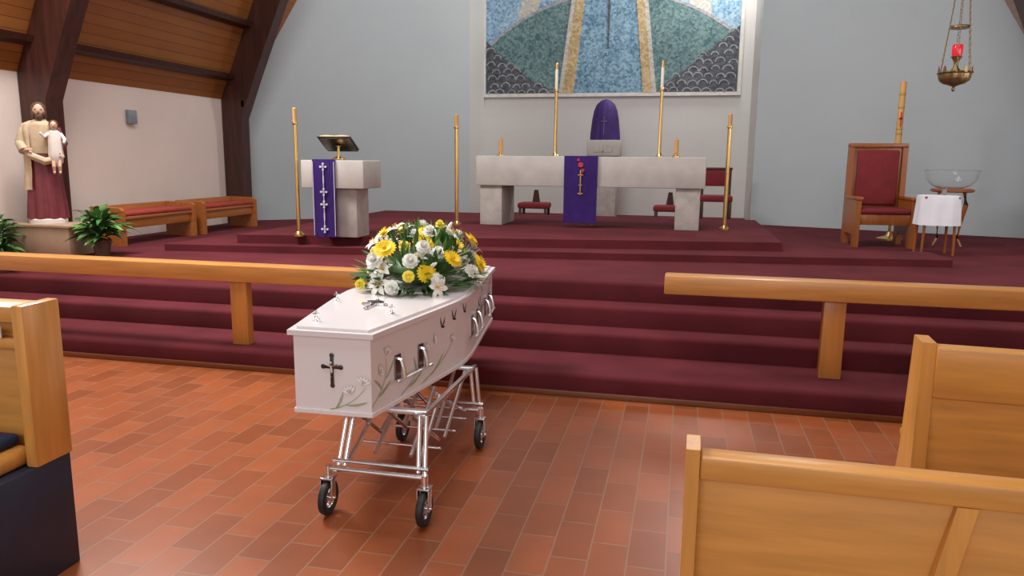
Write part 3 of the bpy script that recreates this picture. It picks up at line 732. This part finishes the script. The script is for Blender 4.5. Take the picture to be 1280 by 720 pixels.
o = O('cruet', LA(nb(), [(.025,0),(.028,.04),(.012,.08),(.015,.10)],0,0,14), M['glass']); o.location = (ctb.location.x+.05, ctb.location.y, ZM+.637); tag(o, 'small glass cruet on the white tablecloth', 'cruet')
# ---------------- sanctuary lamp ----------------
p = at(1193,98,y=8.9)
sl = T('sanctuary_lamp', 'hanging brass sanctuary lamp with red glass, upper right', 'lamp', (p.x, 8.9, p.z))
O('bowl', LA(nb(), [(.005,-.095),(.014,-.085),(.05,-.07),(.10,-.055),(.13,-.03),(.145,0),(.15,.04),(.165,.055),(.155,.065),(.13,.05),(.06,.07),(.02,.09)],0,0,48,fold=lambda a,z: .05*sin(a*12) if z>-.05 else 0), M['gold'], sl)
O('finial', SP(nb(), (0,0,-.11), (.018,.018,.025)), M['gold'], sl)
O('glass', LA(nb(), [(.035,.21),(.05,.24),(.052,.31),(.048,.34),(.03,.341)],0,0,24), M['redglow'], sl)
O('glass_holder', LA(nb(), [(.05,0.08),(.025,.11),(.02,.15),(.035,.19),(.056,.22),(.04,.221)],0,0,20), M['gold'], sl)
for k in range(10):
    a = 2*pi*k/10; O('gallery_leaf', PR(nb(), [(-.022,0),(.022,0),(.014,.05),(0,.075),(-.014,.05)], 'y', -.003, .003), M['gold'], sl)
    lf = COL.objects[-1]; lf.location = (.158*cos(a),.158*sin(a),.05); lf.rotation_euler = (0,0,a+pi/2)
crz = 1.5
O('crown', LA(nb(), [(.05,crz),(.06,crz+.02),(.045,crz+.05),(.03,crz+.10),(.01,crz+.14)],0,0,24), M['gold'], sl)
O('ring', LA(nb(), [(.085,.50),(.092,.505),(.092,.525),(.085,.53),(.08,.515)],0,0,28), M['gold'], sl)
for k in range(6):
    a = 2*pi*k/6+.3; bm = nb(); n = 46
    for i in range(n):
        q = (i+.5)/n; r_ = (.155+(.085-.155)*min(1,q*2.2))*(1 if q<.45 else 1-(q-.45)*.7); z_ = .05+(crz-.04)*q
        SP(bm, (r_*cos(a),r_*sin(a),z_), (.003 if i%2 else .0065,.0065 if i%2 else .003,.018), 6, 4)
    O('chain', bm, M['gold'], sl)
bm = nb(); TUBE(bm, [(0,0,crz+.13),(0,0,8.98-p.z)], .008, 6); O('hanging_rod', bm, M['gold'], sl)
# ---------------- benches along left wall ----------------
def bench(y0, y1, label):
    L_ = y1-y0
    t = T('wall_bench', label, 'bench', (XW+.32, y0, ZM), 0, 'red cushioned benches along the side wall')
    O('seat', BX(nb(), 0,.36,.05,L_-.05,.28,.315,.006), M['bench'], t)
    O('cushion', BX(nb(), .01,.365,.06,L_-.06,.315,.36,.018), M['redb'], t)
    O('front_rail', BX(nb(), .31,.34,.05,L_-.05,.18,.28,.004), M['bench'], t)
    O('backrest', BX(nb(), -.02,.01,.05,L_-.05,.25,.42,.005), M['bench'], t)
    for y in (0,L_-.05): O('end_panel', PR(nb(), [(-.02,0),(.38,0),(.38,.38),(.34,.41),(-.02,.42)], 'y', y, y+.05), M['bench'], t)
bench(6.85, 8.10, 'red cushioned wall bench nearer the statue'); bench(8.25, 9.45, 'red cushioned wall bench nearer the corner timber post')
q = at(162,146,x=XW)
o = O('wall_speaker', BX(nb(), XW+.001,XW+.05,q.y-.07,q.y+.07,q.z-.08,q.z+.08,.006), M['grey']); tag(o, 'small grey box fixed high on the cream side wall', 'wall box')
q = at(267,125,x=XW+.32)
o = O('sensor', BX(nb(), XW+.32,XW+.37,9.78,9.86,q.z-.05,q.z+.05,.006), M['paper']); tag(o, 'tiny white sensor box on the dark corner post', 'sensor')
# ---------------- statue ----------------
PX, PY = -6.10, 6.17
pz = ZM
o = O('statue_pedestal', BX(BX(nb(), -.36,.36,-.17,.17,0,.27,.006), -.38,.38,-.185,.185,.27,.30,.006), M['carton']); o.location = (PX, PY, pz); tag(o, 'plain tan box pedestal under the statue', 'pedestal')
stt = T('statue', 'painted statue of a bearded robed man holding a small child', 'statue', (PX-.02, PY, pz+.301), R(42))
stt.scale = (.97,.97,.97)
O('plinth', LA(nb(), [(.17,0),(.17,.04),(.15,.05)],0,0,24,1,.85), M['crobe'], stt)
fold = lambda a,z: (.09*sin(a*9+z*2)+.03*sin(a*17))*max(0,min(1,(1.0-z)))
O('robe', LA(nb(), [(.165,.05),(.16,.15),(.146,.35),(.132,.55),(.125,.68),(.135,.82),(.145,.92),(.13,.975),(.06,1.01),(.045,1.03)],0,0,72,1.05,.78,fold=fold), M['robe'], stt)
O('tunic', LA(nb(), [(.128,.70),(.131,.72),(.143,.82),(.152,.92),(.136,.98),(.066,1.016),(.05,1.035)],0,0,72,1.05,.80,fold=fold), M['cloak'], stt)
O('cloak', LA(nb(), [(.172,.34),(.165,.42),(.155,.5),(.155,.7),(.163,.85),(.166,.93),(.147,.985),(.08,1.02)],0,.006,64,1.05,.82,fold=lambda a,z:.05*sin(a*12+z*6), a0=1.2, a1=pi+.95), M['cloak'], stt)
O('cloak_fold', TUBE(nb(), [(-.16,-.03,.80),(-.10,-.12,.68),(.02,-.13,.62),(.11,-.10,.64)], [.03,.035,.04,.035], 10), M['cloak'], stt)
O('sleeve', TUBE(nb(), [(-.13,0,.94),(-.175,-.02,.80),(-.15,-.10,.72)], [.05,.052,.045], 12), M['cloak'], stt)
O('sleeve', TUBE(nb(), [(.13,0,.94),(.18,-.03,.80),(.13,-.12,.70)], [.05,.052,.045], 12), M['robe'], stt)
for s in (-1,1):
    bx = -.145 if s<0 else .12; bz = 0 if s<0 else -.06
    bm = nb(); TUBE(bm, [(bx,-.09,.725+bz),(bx+.02,-.135,.73+bz)], [.02,.017], 8); SP(bm, (bx+.03,-.15,.735+bz), (.022,.016,.014))
    for k in range(4): TUBE(bm, [(bx+.035,-.155,.725+.008*k+bz),(bx+.06,-.165+.003*k,.722+.008*k+bz),(bx+.07,-.155,.722+.008*k+bz)], .0045, 6)
    TUBE(bm, [(bx+.02,-.15,.75+bz),(bx+.04,-.165,.765+bz)], .005, 6)
    O('hand', bm, M['skin'], stt)
def head(c, r, parent, hairm, beard, names=('head','hair')):
    x,y,z = c
    bm = nb(); SP(bm, c, (r*.76,r*.88,r), 20, 14)
    SP(bm, (x,y-r*.88,z-r*.10), (r*.12,r*.2,r*.22), 8, 6)
    for s in (-1,1):
        SP(bm, (x+s*r*.76,y,z-r*.05), (r*.08,r*.15,r*.2), 8, 6)
        SP(bm, (x+s*r*.3,y-r*.76,z+r*.18), (r*.2,r*.12,r*.05), 8, 6)
    TUBE(bm, [(x,y+r*.1,z-r*1.5),(x,y+r*.05,z-r*.6)], r*.42, 12)
    h = O(names[0], bm, M['skin'], parent)
    for s in (-1,1):
        O('eye', SP(nb(), (x+s*r*.28,y-r*.80,z+r*.05), (r*.08,r*.06,r*.05), 8, 6), M['hair'], h)
    bm = nb(); SP(bm, (x,y-r*.84,z-r*.42), (r*.16,r*.06,r*.04), 8, 6); O('mouth', bm, M['robe'], h)
    bm = nb(); SP(bm, (x,y+r*.2,z+r*.2), (r*.9,r*.94,r*.95), 20, 12)
    if beard:
        SP(bm, (x,y-r*.42,z-r*.80), (r*.52,r*.45,r*.55), 14, 10)
        for s in (-1,1):
            SP(bm, (x+s*r*.62,y+r*.2,z-r*.4), (r*.3,r*.5,r*.75), 10, 8)
            SP(bm, (x+s*r*.55,y-r*.35,z-r*.45), (r*.22,r*.3,r*.4), 10, 8)
    O(names[1], bm, hairm, h)
head((0,-.015,1.120), .074, stt, M['hair'], True)
O('child_robe', LA(nb(), [(.02,.57),(.055,.61),(.066,.70),(.060,.78),(.060,.86),(.050,.91),(.02,.935)],.12,-.115,36,1,.85,fold=lambda a,z:.08*sin(a*8)*max(0,(.9-z)*3)), M['crobe'], stt)
O('child_arm', TUBE(nb(), [(.07,-.115,.89),(.03,-.165,.86),(.0,-.18,.90)], [.022,.018,.011], 10), M['crobe'], stt)
O('child_arm', TUBE(nb(), [(.17,-.115,.89),(.205,-.145,.84),(.20,-.18,.80)], [.022,.018,.011], 10), M['crobe'], stt)
for x in (.095,.145): O('child_leg', TUBE(nb(), [(x,-.14,.63),(x,-.165,.57),(x,-.155,.52),(x,-.19,.505)], [.02,.017,.012,.010], 8), M['skin'], stt)
head((.12,-.125,.975), .047, stt, M['hair'], False, ('child_head','child_hair'))
# ---------------- potted plants ----------------
def plant(loc, label, nleaf, sp, h):
    t = T('potted_plant', label, 'plant', loc)
    O('pot', LA(nb(), [(.065,0),(.085,.13),(.09,.135),(.09,.155),(.07,.156)],0,0,20), M['pot'], t)
    for nm_, mt in (('foliage','leaf'),('young_leaves','leaf2')):
        bm = nb()
        for i in range(nleaf if mt=='leaf' else nleaf//5):
            a = random.uniform(0,2*pi); e = random.uniform(.05,1.3)
            base = Vector((random.uniform(-.05,.05),random.uniform(-.05,.05),.15+random.random()*h*.5))
            d = Vector((cos(a)*cos(e),sin(a)*cos(e),sin(e)))
            leafmesh(bm, base+d*sp*.3*random.random(), d, sp*random.uniform(.5,1), sp*.10, .45)
        for v in bm.verts: v.co.x = max(v.co.x, XW+.02-loc[0])
        O(nm_, bm, M[mt], t, sharp=80, recalc=False)
plant((-5.50,6.14,ZM), 'bushy green potted plant right of the statue pedestal', 140, .29, .38)
plant((-6.38,5.84,Z3), 'leafy potted plant left of the statue at the frame edge', 110, .22, .66)
# ---------------- lights ----------------
w = bpy.data.worlds.new('world'); S.world = w; w.use_nodes = True
w.node_tree.nodes['Background'].inputs[0].default_value = (.86,.91,.98,1); w.node_tree.nodes['Background'].inputs[1].default_value = .78
def area(name, loc, target, sx, sy, e, c):
    l = bpy.data.lights.new(name, 'AREA'); l.shape = 'RECTANGLE'; l.size = sx; l.size_y = sy; l.energy = e; l.color = c
    o = bpy.data.objects.new(name, l); COL.objects.link(o); o.location = loc
    o.rotation_euler = (Vector(target)-Vector(loc)).to_track_quat('-Z','Y').to_euler(); return o
area('nave_light', (-1.8,1.6,8.0), (-1.4,4.4,0), 2.5, 3, 230, (1,.97,.91))
area('rear_fill_light', (-.5,-3.6,3.4), (-.5,6.0,.6), 5, 1.6, 110, (1,.98,.95))  # added fill from behind the camera to brighten the step risers
area('chancel_light', (-1.0,7.6,8.2), (-1.2,10.6,1.4), 3.0, 3.0, 240, (.94,.98,1))
area('side_area_light', (4.4,6.5,2.4), (-3,7.2,1.0), 3.5, 1.2, 50, (.95,.98,1))  # cool area light aimed across from the right wall; no window modelled there
area('left_glare_light', (-5.1,5.2,4.7), (-2.6,2.8,.2), 1.6, 1.6, 430, (1,.98,.95))  # added light out of view, gives the left floor tiles their glare
area('recess_window_light', (.75,12.95,5.5), (-3.6,13.1,2.4), .6, 1.5, 130, (1,.96,.90))
